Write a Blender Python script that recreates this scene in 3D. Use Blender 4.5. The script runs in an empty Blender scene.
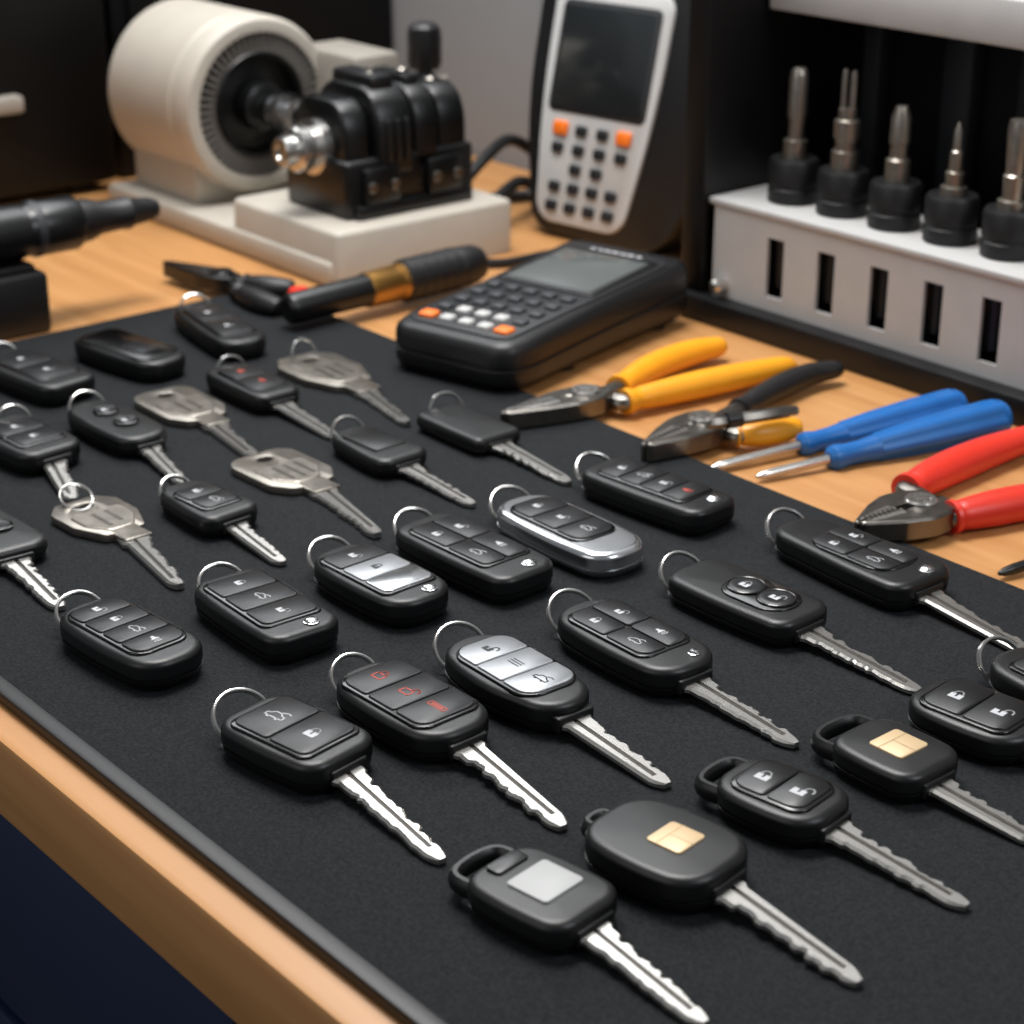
import bpy, bmesh, math, random
from mathutils import Vector, Matrix
SC = bpy.context.scene
C = SC.collection
PI = math.pi
random.seed(4)
try:
    SC.view_settings.view_transform = 'Standard'
    SC.view_settings.look = 'None'
except Exception as e:
    print(e)

# ------------------------------------------------------------------ camera
H = 0.403
FP = 2000.0
P = math.atan2(842, FP)
A = math.atan2(1804, FP / math.cos(P))
cP, sP = math.cos(P), math.sin(P)
fx, fy = -math.cos(A), math.sin(A)
rx, ry = math.sin(A), math.cos(A)
cam = bpy.data.cameras.new('camera')
co = bpy.data.objects.new('camera', cam)
C.objects.link(co)
co.location = (0, 0, H)
co.rotation_euler = Vector((fx * cP, fy * cP, -sP)).to_track_quat('-Z', 'Y').to_euler()
cam.sensor_width = 36
cam.lens = 36 * FP / 1024
cam.clip_start = 0.01
cam.dof.use_dof = True
cam.dof.focus_distance = 0.84
cam.dof.aperture_fstop = 11
SC.camera = co

def ray(px, py):
    k = (py - 512) / FP
    u = (px - 512) / FP
    f = cP - k * sP
    return Vector((fx * f + rx * u, fy * f + ry * u, -(sP + k * cP)))
def G(px, py, z=0.0):
    d = ray(px, py)
    t = (H - z) / -d.z
    return Vector((d.x * t, d.y * t, z))
def onY(px, py, Y):
    d = ray(px, py); t = Y / d.y
    return Vector((d.x * t, Y, H + d.z * t))
def onX(px, py, X):
    d = ray(px, py); t = X / d.x
    return Vector((X, d.y * t, H + d.z * t))
def zat(x, y, py):
    D = x * fx + y * fy
    k = (py - 512) / FP
    return H - D * (sP + k * cP) / (cP - k * sP)

# ------------------------------------------------------------------ materials
def lin(h):
    h = h.lstrip('#')
    r = []
    for i in (0, 2, 4):
        c = int(h[i:i + 2], 16) / 255
        r.append(c / 12.92 if c <= .04045 else ((c + .055) / 1.055) ** 2.4)
    return (*r, 1)
MT = {}
def mat(name, col, rough=.5, metal=0, bump=0, bscale=800, var=0, vscale=60, coat=0, rvar=0, spec=.5):
    m = bpy.data.materials.new(name); m.use_nodes = True
    nt = m.node_tree; N = nt.nodes; Lk = nt.links
    b = N['Principled BSDF']
    c = lin(col)
    b.inputs['Base Color'].default_value = c
    b.inputs['Roughness'].default_value = rough
    b.inputs['Metallic'].default_value = metal
    b.inputs['Coat Weight'].default_value = coat
    b.inputs['Coat Roughness'].default_value = .12
    b.inputs['Specular IOR Level'].default_value = spec
    tc = N.new('ShaderNodeTexCoord')
    n1 = N.new('ShaderNodeTexNoise'); n1.inputs['Scale'].default_value = vscale; n1.inputs['Detail'].default_value = 4
    Lk.new(tc.outputs['Object'], n1.inputs['Vector'])
    cr = N.new('ShaderNodeValToRGB')
    v = var if var else .03
    cr.color_ramp.elements[0].position = .3; cr.color_ramp.elements[1].position = .7
    cr.color_ramp.elements[0].color = (*[x * (1 - v) for x in c[:3]], 1)
    cr.color_ramp.elements[1].color = (*[min(1, x * (1 + v)) for x in c[:3]], 1)
    Lk.new(n1.outputs['Fac'], cr.inputs['Fac']); Lk.new(cr.outputs['Color'], b.inputs['Base Color'])
    if rvar:
        mr = N.new('ShaderNodeMapRange')
        mr.inputs['To Min'].default_value = max(.03, rough - rvar); mr.inputs['To Max'].default_value = rough + rvar
        Lk.new(n1.outputs['Fac'], mr.inputs['Value']); Lk.new(mr.outputs['Result'], b.inputs['Roughness'])
    if bump:
        n2 = N.new('ShaderNodeTexNoise'); n2.inputs['Scale'].default_value = bscale; n2.inputs['Detail'].default_value = 3
        Lk.new(tc.outputs['Object'], n2.inputs['Vector'])
        bp = N.new('ShaderNodeBump'); bp.inputs['Strength'].default_value = bump; bp.inputs['Distance'].default_value = .0003
        Lk.new(n2.outputs['Fac'], bp.inputs['Height']); Lk.new(bp.outputs['Normal'], b.inputs['Normal'])
    MT[name] = m
    return m
mat('plastic', '0c0d0e', .38, bump=.24, bscale=1800, spec=.48)
mat('gloss', '050506', .2, coat=.18)
mat('button', '151618', .37, bump=.15, bscale=2000, spec=.45)
mat('button_dark', '0c0d0e', .36)
mat('silver', '9b9da0', .40, metal=.8)
mat('chrome', 'dedfe0', .16, metal=1)
mat('satin_silver', 'd4d6d8', .20, metal=.95)
mat('steel', 'c9c6c1', .25, metal=.94)
mat('groove', '4c4946', .4, metal=.9)
mat('nickel', '9c968d', .34, metal=.92, var=.12, vscale=160, rvar=.06)
mat('ringsteel', 'c6c4c1', .24, metal=.95)
mat('toolsteel', '7a7670', .33, metal=1, var=.12, vscale=120, rvar=.06)
mat('gold', 'cbb089', .46, metal=.2)
mat('gold_line', 'a98b62', .5, metal=.2)
mat('paper', 'a8a9a8', .5)
mat('white_print', 'b8b9bc', .6)
mat('red_print', 'b04030', .6)
mat('orange', 'ee751c', .45)
mat('yellow', 'e79a18', .38, var=.05)
mat('blue', '1760a6', .34, var=.06)
mat('red', 'd63222', .38, var=.06)
mat('white_paint', 'b6b5b4', .5, var=.03)
mat('beige', 'b5aea3', .5, var=.03)
mat('beige_dark', '8f8980', .55)
mat('black_metal', '090a0b', .32, bump=.08)
mat('black_rubber', '0b0b0d', .48, bump=.15, bscale=1200)
mat('rack_black', '07080a', .45, spec=.35)
mat('device_black', '0c0d0f', .44, bump=.12, bscale=1500)
mat('device_face', 'bfbfbe', .5)
mat('screen', '25282a', .16, coat=.3)
mat('screen_grey', '545857', .22, coat=.2)
mat('key_dark', '18191c', .5)
mat('key_white', 'b4b4b2', .5)
mat('brass', 'b08446', .32, metal=.9)
mat('navy', '0c1e40', .45, var=.1, vscale=8)
mat('navy_dark', '05080f', .6)
mat('wall', '8c8e91', .85, var=.03, vscale=5)
mat('floor_grey', '4a4845', .8, var=.15, vscale=6)
mat('case_black', '040506', .5, spec=.25)
mat('slat_grey', '2a2c30', .5)
mat('fin_grey', '6e6a66', .45)

def wood(name, c1, c2, c3):
    m = bpy.data.materials.new(name); m.use_nodes = True
    nt = m.node_tree; N = nt.nodes; Lk = nt.links; b = N['Principled BSDF']
    tc = N.new('ShaderNodeTexCoord'); mp = N.new('ShaderNodeMapping')
    mp.inputs['Scale'].default_value = (1.6, 26, 26)
    Lk.new(tc.outputs['Object'], mp.inputs['Vector'])
    n = N.new('ShaderNodeTexNoise'); n.inputs['Scale'].default_value = 3; n.inputs['Detail'].default_value = 7; n.inputs['Distortion'].default_value = .6
    Lk.new(mp.outputs['Vector'], n.inputs['Vector'])
    cr = N.new('ShaderNodeValToRGB')
    cr.color_ramp.elements[0].position = .25; cr.color_ramp.elements[0].color = lin(c1)
    cr.color_ramp.elements[1].position = .75; cr.color_ramp.elements[1].color = lin(c3)
    e = cr.color_ramp.elements.new(.5); e.color = lin(c2)
    Lk.new(n.outputs['Fac'], cr.inputs['Fac']); Lk.new(cr.outputs['Color'], b.inputs['Base Color'])
    b.inputs['Roughness'].default_value = .45
    MT[name] = m
wood('wood', 'ab7744', 'b88450', 'c4915d')
def matcloth():
    m = bpy.data.materials.new('mat_cloth'); m.use_nodes = True
    nt = m.node_tree; N = nt.nodes; Lk = nt.links; b = N['Principled BSDF']
    tc = N.new('ShaderNodeTexCoord')
    n = N.new('ShaderNodeTexNoise'); n.inputs['Scale'].default_value = 850; n.inputs['Detail'].default_value = 3
    Lk.new(tc.outputs['Object'], n.inputs['Vector'])
    cr = N.new('ShaderNodeValToRGB')
    cr.color_ramp.elements[0].position = .35; cr.color_ramp.elements[0].color = lin('101214')
    cr.color_ramp.elements[1].position = .7; cr.color_ramp.elements[1].color = lin('232528')
    Lk.new(n.outputs['Fac'], cr.inputs['Fac']); Lk.new(cr.outputs['Color'], b.inputs['Base Color'])
    bp = N.new('ShaderNodeBump'); bp.inputs['Strength'].default_value = .5; bp.inputs['Distance'].default_value = .0005
    Lk.new(n.outputs['Fac'], bp.inputs['Height']); Lk.new(bp.outputs['Normal'], b.inputs['Normal'])
    b.inputs['Roughness'].default_value = .85
    b.inputs['Specular IOR Level'].default_value = .2
    MT['mat_cloth'] = m
matcloth()

# ------------------------------------------------------------------ object helpers
ROOTM = {}
def empty(name, label, cat, loc, rz=0, group=None, M=None):
    o = bpy.data.objects.new(name, None); C.objects.link(o)
    o.empty_display_size = .02
    if M is None:
        M = Matrix.Translation(Vector(loc)) @ Matrix.Rotation(rz, 4, 'Z')
    o.matrix_world = M
    o['label'] = label; o['category'] = cat
    if group: o['group'] = group
    ROOTM[o.name] = M.copy()
    return o
def obj(name, bm, m, parent=None, world=False, label=None, sharp=35):
    if world and parent is not None:
        bm.transform(ROOTM[parent.name].inverted())
    bmesh.ops.recalc_face_normals(bm, faces=bm.faces)
    me = bpy.data.meshes.new(name)
    bm.to_mesh(me); bm.free()
    me.polygons.foreach_set('use_smooth', [sharp > 0] * len(me.polygons))
    if sharp > 0:
        try: me.set_sharp_from_angle(angle=math.radians(sharp))
        except Exception: pass
    me.materials.append(MT[m])
    o = bpy.data.objects.new(name, me); C.objects.link(o)
    if parent is not None:
        o.parent = parent
    if label: o['label'] = label
    return o
def sub(name, bm, m, part, **k):
    return obj(name, bm, m, part, **k)
def tag(o, label, cat, group=None):
    o['label'] = label; o['category'] = cat
    if group: o['group'] = group
    return o
def NB(): return bmesh.new()

def add(bm, vs, fs, M=None):
    bv = [bm.verts.new(M @ Vector(v) if M is not None else Vector(v)) for v in vs]
    for f in fs:
        try: bm.faces.new([bv[i] for i in f])
        except ValueError: pass
def loft(bm, rings, M=None, cap0=True, cap1=True, closed=True):
    n = len(rings[0]); vs = [p for r in rings for p in r]; fs = []
    for j in range(len(rings) - 1):
        for i in range(n if closed else n - 1):
            a = j * n + i; b = j * n + (i + 1) % n
            fs.append((a, b, b + n, a + n))
    if cap0: fs.append(tuple(range(n - 1, -1, -1)))
    if cap1: fs.append(tuple(range((len(rings) - 1) * n, len(rings) * n)))
    add(bm, vs, fs, M)
def rpoly(pts, cuts, seg=6):
    out = []; n = len(pts)
    if not isinstance(cuts, (list, tuple)): cuts = [cuts] * n
    P2 = [Vector(p) for p in pts]
    for i in range(n):
        p = P2[i]; a = P2[i - 1] - p; b = P2[(i + 1) % n] - p
        c = min(cuts[i], a.length * .48, b.length * .48)
        if c < 1e-6: out.append(p); continue
        p0 = p + a.normalized() * c; p1 = p + b.normalized() * c
        for s in range(seg + 1):
            t = s / seg
            w = .75
            den = (1 - t) ** 2 + 2 * w * t * (1 - t) + t * t
            out.append((p0 * (1 - t) ** 2 + p * 2 * w * t * (1 - t) + p1 * t * t) / den)
    return out
def inset(poly, d):
    n = len(poly); out = []
    ar = sum(poly[i].x * poly[(i + 1) % n].y - poly[(i + 1) % n].x * poly[i].y for i in range(n))
    s = 1 if ar > 0 else -1
    for i in range(n):
        t = poly[(i + 1) % n] - poly[i - 1]
        if t.length < 1e-9: out.append(poly[i].copy()); continue
        t.normalize()
        out.append(poly[i] + Vector((-t.y, t.x)) * s * d)
    return out
def lay(poly, z): return [Vector((p.x, p.y, z)) for p in poly]
def prism(bm, poly, z0, z1, bev=0, M=None, bot=0):
    poly = [Vector(p) for p in poly]
    R = []
    if bot: R += [lay(inset(poly, bot), z0), lay(poly, z0 + bot)]
    else: R += [lay(poly, z0)]
    if bev: R += [lay(poly, z1 - bev), lay(inset(poly, bev * .35), z1 - bev * .35), lay(inset(poly, bev), z1)]
    else: R += [lay(poly, z1)]
    loft(bm, R, M)
def rrect(x0, x1, y0, y1, r=.002, seg=5):
    return rpoly([(x0, y0), (x1, y0), (x1, y1), (x0, y1)], r, seg)
def circ(cx, cy, r, n=28, ry=None):
    ry = ry or r
    return [Vector((cx + r * math.cos(2 * PI * i / n), cy + ry * math.sin(2 * PI * i / n))) for i in range(n)]
def box(bm, x0, x1, y0, y1, z0, z1, bev=0, M=None, seg=2):
    b2 = bmesh.new()
    bmesh.ops.create_cube(b2, size=1)
    for v in b2.verts:
        v.co = Vector(((x0 + x1) / 2 + v.co.x * (x1 - x0), (y0 + y1) / 2 + v.co.y * (y1 - y0), (z0 + z1) / 2 + v.co.z * (z1 - z0)))
    if bev: bmesh.ops.bevel(b2, geom=list(b2.edges), offset=bev, segments=seg, profile=.5, affect='EDGES')
    merge(bm, b2, M)
def merge(bm, b2, M=None):
    if M is not None: b2.transform(M)
    me = bpy.data.meshes.new('tmp'); b2.to_mesh(me); b2.free()
    bm.from_mesh(me); bpy.data.meshes.remove(me)
def lathe(bm, prof, M=None, n=32, flute=0, fn=6, ph=0):
    b2 = bmesh.new(); R = []
    for x, r in prof:
        R.append([Vector((x, r * (1 + flute * math.cos(fn * 2 * PI * i / n)) * math.cos(2 * PI * i / n + ph), r * (1 + flute * math.cos(fn * 2 * PI * i / n)) * math.sin(2 * PI * i / n + ph))) for i in range(n)])
    loft(b2, R, None, prof[0][1] > 0, prof[-1][1] > 0)
    bmesh.ops.remove_doubles(b2, verts=b2.verts, dist=1e-7)
    merge(bm, b2, M)
def along(p, d):
    return Matrix.Translation(Vector(p)) @ Vector(d).to_track_quat('X', 'Z').to_matrix().to_4x4()
UPM = lambda p: along(p, (0, 0, 1))
def sweep(bm, pts, rad, n=14, flat=1.0, M=None, up=Vector((0, 0, 1))):
    R = []; m = len(pts)
    if not isinstance(rad, (list, tuple)): rad = [rad] * m
    prev = None
    for i in range(m):
        t = (pts[min(m - 1, i + 1)] - pts[max(0, i - 1)]).normalized()
        s = up.cross(t)
        if s.length < .05: s = prev if prev is not None else Vector((1, 0, 0)).cross(t)
        s.normalize(); prev = s
        u = t.cross(s)
        R.append([pts[i] + s * math.cos(2 * PI * j / n) * rad[i] + u * math.sin(2 * PI * j / n) * rad[i] * flat for j in range(n)])
    loft(bm, R, M)
def catmull(pts, m=8):
    out = []
    Q = [pts[0] * 2 - pts[1]] + list(pts) + [pts[-1] * 2 - pts[-2]]
    for i in range(1, len(Q) - 2):
        p0, p1, p2, p3 = Q[i - 1:i + 3]
        for s in range(m):
            t = s / m
            out.append(.5 * ((2 * p1) + (p2 - p0) * t + (2 * p0 - 5 * p1 + 4 * p2 - p3) * t * t + (3 * p1 - p0 - 3 * p2 + p3) * t ** 3))
    out.append(pts[-1].copy())
    return out
def torus(bm, R, r, M=None, n=40, m=8):
    rings = []
    for i in range(n):
        a = 2 * PI * i / n
        rings.append([Vector(((R + r * math.cos(2 * PI * j / m)) * math.cos(a), (R + r * math.cos(2 * PI * j / m)) * math.sin(a), r * math.sin(2 * PI * j / m))) for j in range(m)])
    vs = [p for q in rings for p in q]; fs = []
    for i in range(n):
        for j in range(m):
            a = i * m + j; b = i * m + (j + 1) % m; c = ((i + 1) % n) * m + (j + 1) % m; d = ((i + 1) % n) * m + j
            fs.append((a, b, c, d))
    add(bm, vs, fs, M)
def plate(bm, outer, holes, z0, z1, bev, M=None):
    S = 1000.0
    cu = bpy.data.curves.new('tmp', 'CURVE'); cu.dimensions = '2D'; cu.fill_mode = 'BOTH'
    for poly in [outer] + holes:
        sp = cu.splines.new('POLY'); sp.points.add(len(poly) - 1)
        for i, p in enumerate(poly): sp.points[i].co = (p[0] * S, p[1] * S, 0, 1)
        sp.use_cyclic_u = True
    cu.extrude = (z1 - z0) * S / 2 - bev * S; cu.bevel_depth = bev * S; cu.bevel_resolution = 1; cu.offset = -bev * S
    o = bpy.data.objects.new('tmp', cu); C.objects.link(o)
    dg = bpy.context.evaluated_depsgraph_get()
    me = bpy.data.meshes.new_from_object(o.evaluated_get(dg))
    b2 = bmesh.new(); b2.from_mesh(me)
    b2.transform(Matrix.Translation((0, 0, (z0 + z1) / 2)) @ Matrix.Scale(1 / S, 4))
    bmesh.ops.remove_doubles(b2, verts=b2.verts, dist=1e-7)
    bpy.data.objects.remove(o); bpy.data.curves.remove(cu); bpy.data.meshes.remove(me)
    merge(bm, b2, M)

# ------------------------------------------------------------------ setting
bm = NB(); box(bm, -3.2, 1.2, -1.2, 1.24, -.94, -.90)
o = obj('floor', bm, 'floor_grey'); o['kind'] = 'structure'
bm = NB(); box(bm, -3.2, 1.2, 1.12, 1.24, -.90, 1.6)
o = obj('wall_back', bm, 'wall'); o['kind'] = 'structure'

EY = .297
bm = NB(); box(bm, -1.95, .2, EY, 1.118, -.041, 0, .004)
tag(obj('worktop', bm, 'wood'), 'light wood workbench top with a rounded front edge under the black mat', 'workbench')
cab = empty('drawer_cabinet', 'dark navy blue drawer cabinet under the wooden worktop', 'cabinet', (-.9, .7, -.9))
bm = NB(); box(bm, -1.93, .18, .325, 1.1, -.9, -.0415); obj('body', bm, 'navy_dark', cab, True)
for k in range(3):
    xa = -1.92 + k * .70
    for z0, z1 in ((-.165, -.048), (-.40, -.172), (-.86, -.407)):
        bm = NB(); box(bm, xa, xa + .69, .307, .3249, z0, z1, .003)
        d = obj('drawer', bm, 'navy', cab, True)
        bm = NB(); zc = z1 - .05
        box(bm, xa + .25, xa + .44, .285, .293, zc - .006, zc + .006, .002)
        box(bm, xa + .26, xa + .27, .292, .308, zc - .005, zc + .005); box(bm, xa + .42, xa + .43, .292, .308, zc - .005, zc + .005)
        bm.transform(ROOTM[cab.name].inverted())
        sub('handle', bm, 'black_metal', d)

M_ = .004
wm = empty('work_mat', 'large charcoal black mat laid out under the rows of keys', 'mat', (-.64, .524, 0))
bm = NB(); prism(bm, rrect(-1.155, -.12, .319, .732, .004), .0003, M_, .0012); obj('mat_surface', bm, 'mat_cloth', wm, True)
bm = NB(); box(bm, -1.157, -.12, .3115, .3195, .0002, .0060, .0012); obj('edge_trim', bm, 'black_rubber', wm, True)

# ------------------------------------------------------------------ keys
SH = {
    'rect': (.88, .90, 1.0, .5, .26, .24),
    'soft': (.80, .84, 1.0, .5, .36, .34),
    'oval': (.66, .60, 1.0, .45, .42, .42),
    'taper': (.74, .96, 1.0, .7, .28, .24),
    'block': (.97, .97, 1.0, .5, .15, .15),
}
def head_poly(L, w, shape):
    a, b, c, xm, cr, cf = SH[shape]
    pts = [(0, -a * w / 2), (L * xm, -c * w / 2), (L, -b * w / 2), (L, b * w / 2), (L * xm, c * w / 2), (0, a * w / 2)]
    return rpoly(pts, [cr * w, .3 * L, cf * w, cf * w, .3 * L, cr * w], 8)
def head_bm(poly, h, dome=.0006):
    bm = NB(); s = .42 * h
    R = [lay(inset(poly, .0045), 0), lay(inset(poly, .0028), .0006), lay(inset(poly, .0012), .0020), lay(inset(poly, .0003), .0042)]
    for z, i in ((s - .0007, 0), (s - .0004, .0010), (s + .0004, .0010), (s + .0007, 0)): R.append(lay(inset(poly, i), z))
    rr = .0040
    for k in range(0, 9):
        a = k / 8 * PI / 2
        R.append(lay(inset(poly, rr * 1.05 * (1 - math.cos(a)) + .0001), h - rr * .82 + rr * .82 * math.sin(a) - .0002))
    top = R[-1]; c = sum(top, Vector()) / len(top)
    R.append([c + (p - c) * .6 + Vector((0, 0, .0002 + dome * .7)) for p in top])
    R.append([c + (p - c) * .05 + Vector((0, 0, .0002 + dome)) for p in top])
    loft(bm, R)
    return bm
def blade_bm(L, w0, w1, style, seed, th=.0024):
    rnd = random.Random(seed)
    bm = NB(); R = []; GR = []
    def knots(dmax):
        ks = [(0, 0), (.22, 0)]; x = .22; last = 0
        while x < .84:
            x += rnd.uniform(.012, .030)
            nd = rnd.choice([.2, .4, .6, .85, 1.0]) * dmax
            if abs(nd - last) < .15 * dmax: nd = last - .3 * dmax if last > .5 * dmax else last + .35 * dmax
            last = nd
            ks.append((x, nd)); x += rnd.uniform(.004, .045); ks.append((x, nd))
        ks += [(x + .03, dmax * .55), (1.01, dmax * .55)]
        return ks
    def ev(ks, u):
        for (a, p), (b, q) in zip(ks, ks[1:]):
            if u <= b: return p + (q - p) * (u - a) / max(1e-6, b - a)
        return ks[-1][1]
    ka = knots(w1 * .22); kb = knots(w1 * .10)
    t0 = .90
    us = set([0, .05, .0501, .12, .15, .89, .8901] + [t0 + (1 - t0) * i / 10 for i in range(11)])
    if style in ('cut', 'double', 'cutr'): us |= set(a for a, _ in ka if a < 1)
    if style == 'double': us |= set(a for a, _ in kb if a < 1)
    us |= set(i / 24 for i in range(25))
    for u in sorted(us):
        x = u * L
        if u <= .12: w = w0
        elif u < .15: w = w0 + (w1 * 1.10 - w0) * (u - .12) / .03
        else: w = w1 * (1.10 - .30 * (u - .15))
        hi = w / 2; lo = -w / 2; off = 0
        if style in ('cut', 'double'): hi -= ev(ka, u)
        if style in ('cutr',): lo += ev(ka, u)
        if style == 'double': lo += ev(kb, u)
        if style == 'cut': off = -w1 * .10
        if style == 'cutr': off = w1 * .10
        if u > t0:
            q = (u - t0) / (1 - t0)
            k = 1 - .60 * q ** 1.8
            mid = (hi + lo) / 2 * (1 - q * .6)
            hh = (hi - lo) / 2 * k; hi = mid + hh; lo = mid - hh
        g = w1 * .095; d = .0009 if .05 < u <= .89 else 0
        e = .00025
        if u <= .89:
            lo = min(lo, off - g - .0014); hi = max(hi, off + g + .0014)
        else:
            g = min(g, (hi - lo) * .12); off = (hi + lo) / 2
        cch = min(.0012, (hi - lo) * .16)
        bz = cch * .75
        ys = [lo, lo + cch, off - g, off - g + e, off + g - e, off + g, hi - cch, hi]
        zs = [th - bz, th, th, th - d, th - d, th, th, th - bz]
        ring = [Vector((x, y, z)) for y, z in zip(ys, zs)] + [Vector((x, hi, 0)), Vector((x, lo, 0))]
        R.append(ring)
        if d: GR.append([Vector((x, off - g + e, th - d + .0001)), Vector((x, off + g - e, th - d + .0001)), Vector((x, off + g - e, th - d - .0002)), Vector((x, off - g + e, th - d - .0002))])
    loft(bm, R)
    gb = NB(); loft(gb, GR)
    return bm, gb
def strip(bm, pts, w, z, M):
    for a, b in zip(pts, pts[1:]):
        a = Vector(a); b = Vector(b); t = (b - a).normalized(); nn = Vector((-t.y, t.x)) * w / 2; t = t * w * .3
        add(bm, [(*(a - nn - t), z), (*(b - nn + t), z), (*(b + nn + t), z), (*(a + nn - t), z)], [(0, 1, 2, 3)], M)
def icon_bm(kind, s, cx, cy, z):
    bm = NB(); M = Matrix.Translation((cx, cy, z)) @ Matrix.Scale(s, 4)
    flat = lambda pts: add(bm, [(x, y, 0) for x, y in pts], [tuple(range(len(pts)))], M)
    if kind in ('lock', 'unlock', 'lock_line', 'unlock_line'):
        if kind.endswith('line'): strip(bm, [(-.34, -.42), (.34, -.42), (.34, .06), (-.34, .06), (-.34, -.42)], .09, 0, M)
        else: flat([(-.34, -.42), (.34, -.42), (.34, .06), (.06, .06), (.06, -.22), (-.06, -.22), (-.06, .06), (-.34, .06)])
        lk = kind.startswith('lock')
        dx = .0 if lk else .38
        arc = [(.22 * math.cos(a) + dx, .12 + .26 * math.sin(a)) for a in [PI * k / 8 for k in range(9)]]
        strip(bm, [(arc[0][0], .04)] + arc + [(arc[-1][0], .04 if lk else .1)], .09, 0, M)
    elif kind == 'trunk':
        o_ = [(-.55, -.22), (.55, -.22), (.55, .04), (.34, .08), (.12, .26), (-.22, .26), (-.38, .06), (-.55, .02), (-.55, -.22)]
        strip(bm, o_, .085, 0, M)
        strip(bm, [(.14, .34), (.42, .46), (.6, .40)], .08, 0, M)
        flat([(-.36, -.36), (-.2, -.36), (-.2, -.2), (-.36, -.2)]); flat([(.2, -.36), (.36, -.36), (.36, -.2), (.2, -.2)])
    elif kind == 'panic':
        flat([(-.4, -.12), (-.15, -.12), (.15, -.36), (.15, .36), (-.15, .12), (-.4, .12)])
        strip(bm, [(.28, -.2), (.34, 0), (.28, .2)], .08, 0, M)
        strip(bm, [(.44, -.3), (.52, 0), (.44, .3)], .08, 0, M)
    elif kind == 'bars':
        for q in (-.18, .06, .28): strip(bm, [(-.5, q), (.5, q)], .09, 0, M)
    elif kind == 'bar':
        strip(bm, [(-.62, -.16), (.62, -.16), (.62, .16), (-.62, .16), (-.62, -.16)], .07, 0, M)
        strip(bm, [(-.4, 0), (.4, 0)], .12, 0, M)
    return bm
def key(name, label, cat, R, F, w, h=.013, T=None, shape='rect', m='plastic', ring=(0, .0105, 38), blade='cut', bw=(.0158, .0120), loop=None, seed=0, group=None):
    a = G(R[0], R[1], M_ + h); b = G(F[0], F[1], M_ + h)
    v = b - a; L = v.length; ang = math.atan2(v.y, v.x)
    root = empty(name, label, cat, (a.x, a.y, M_), ang, group)
    poly = head_poly(L, w, shape)
    obj('head', head_bm(poly, h), m, root, sharp=40)
    if T:
        t = G(T[0], T[1], M_ + .002) - Vector((a.x, a.y, M_))
        lx = t.x * math.cos(ang) + t.y * math.sin(ang); ly = -t.x * math.sin(ang) + t.y * math.cos(ang)
        s = Vector((L - .006, 0)); dv = Vector((lx, ly)) - s
        zb = h * .36; pit = math.asin((zb - .0008) / dv.length)
        bm, gb = blade_bm(dv.length, bw[0], bw[1], blade, seed + int(R[0]))
        BM = Matrix.Translation((s.x, 0, zb)) @ Matrix.Rotation(math.atan2(dv.y, dv.x), 4, 'Z') @ Matrix.Rotation(pit, 4, 'Y')
        bm.transform(BM); gb.transform(BM)
        bl_ = obj('blade', bm, 'steel', root, sharp=0)
        sub('milled_groove', gb, 'groove', bl_, sharp=0)
        bm = NB(); prism(bm, rrect(L - .006, L + .0012, -bw[0] * .6, bw[0] * .6, .001), h * .24, h * .66, .0006); obj('collar', bm, 'button_dark', root)
    if ring:
        yo, rr, tl = ring
        bm = NB()
        RM = Matrix.Translation((-.001, yo * w, h * .55)) @ Matrix.Rotation(math.radians(tl), 4, 'Y') @ Matrix.Rotation(.15, 4, 'X')
        torus(bm, rr, .0008, RM @ Matrix.Translation((0, 0, .0007))); torus(bm, rr, .0008, RM @ Matrix.Translation((0, 0, -.0007)))
        obj('key_ring', bm, 'ringsteel', root)
    if loop:
        lw, ll = loop
        p = [Vector((.006, -lw / 2, h * .5)), Vector((-ll * .55, -lw / 2, h * .5)), Vector((-ll, -lw * .25, h * .5)), Vector((-ll, lw * .25, h * .5)), Vector((-ll * .55, lw / 2, h * .5)), Vector((.006, lw / 2, h * .5))]
        bm = NB(); sweep(bm, catmull(p, 6), .0026, 10, 1.5); obj('loop', bm, m, root)
    return root, L, w, h
def panel(K, x0, x1, pw, m='gloss', r=.004, z=.0009):
    root, L, w, h = K
    bm = NB(); prism(bm, rrect(x0 * L, x1 * L, -pw * w / 2, pw * w / 2, r, 8), h - .002, h + z, .0005); return obj('button_panel', bm, m, root)
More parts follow.
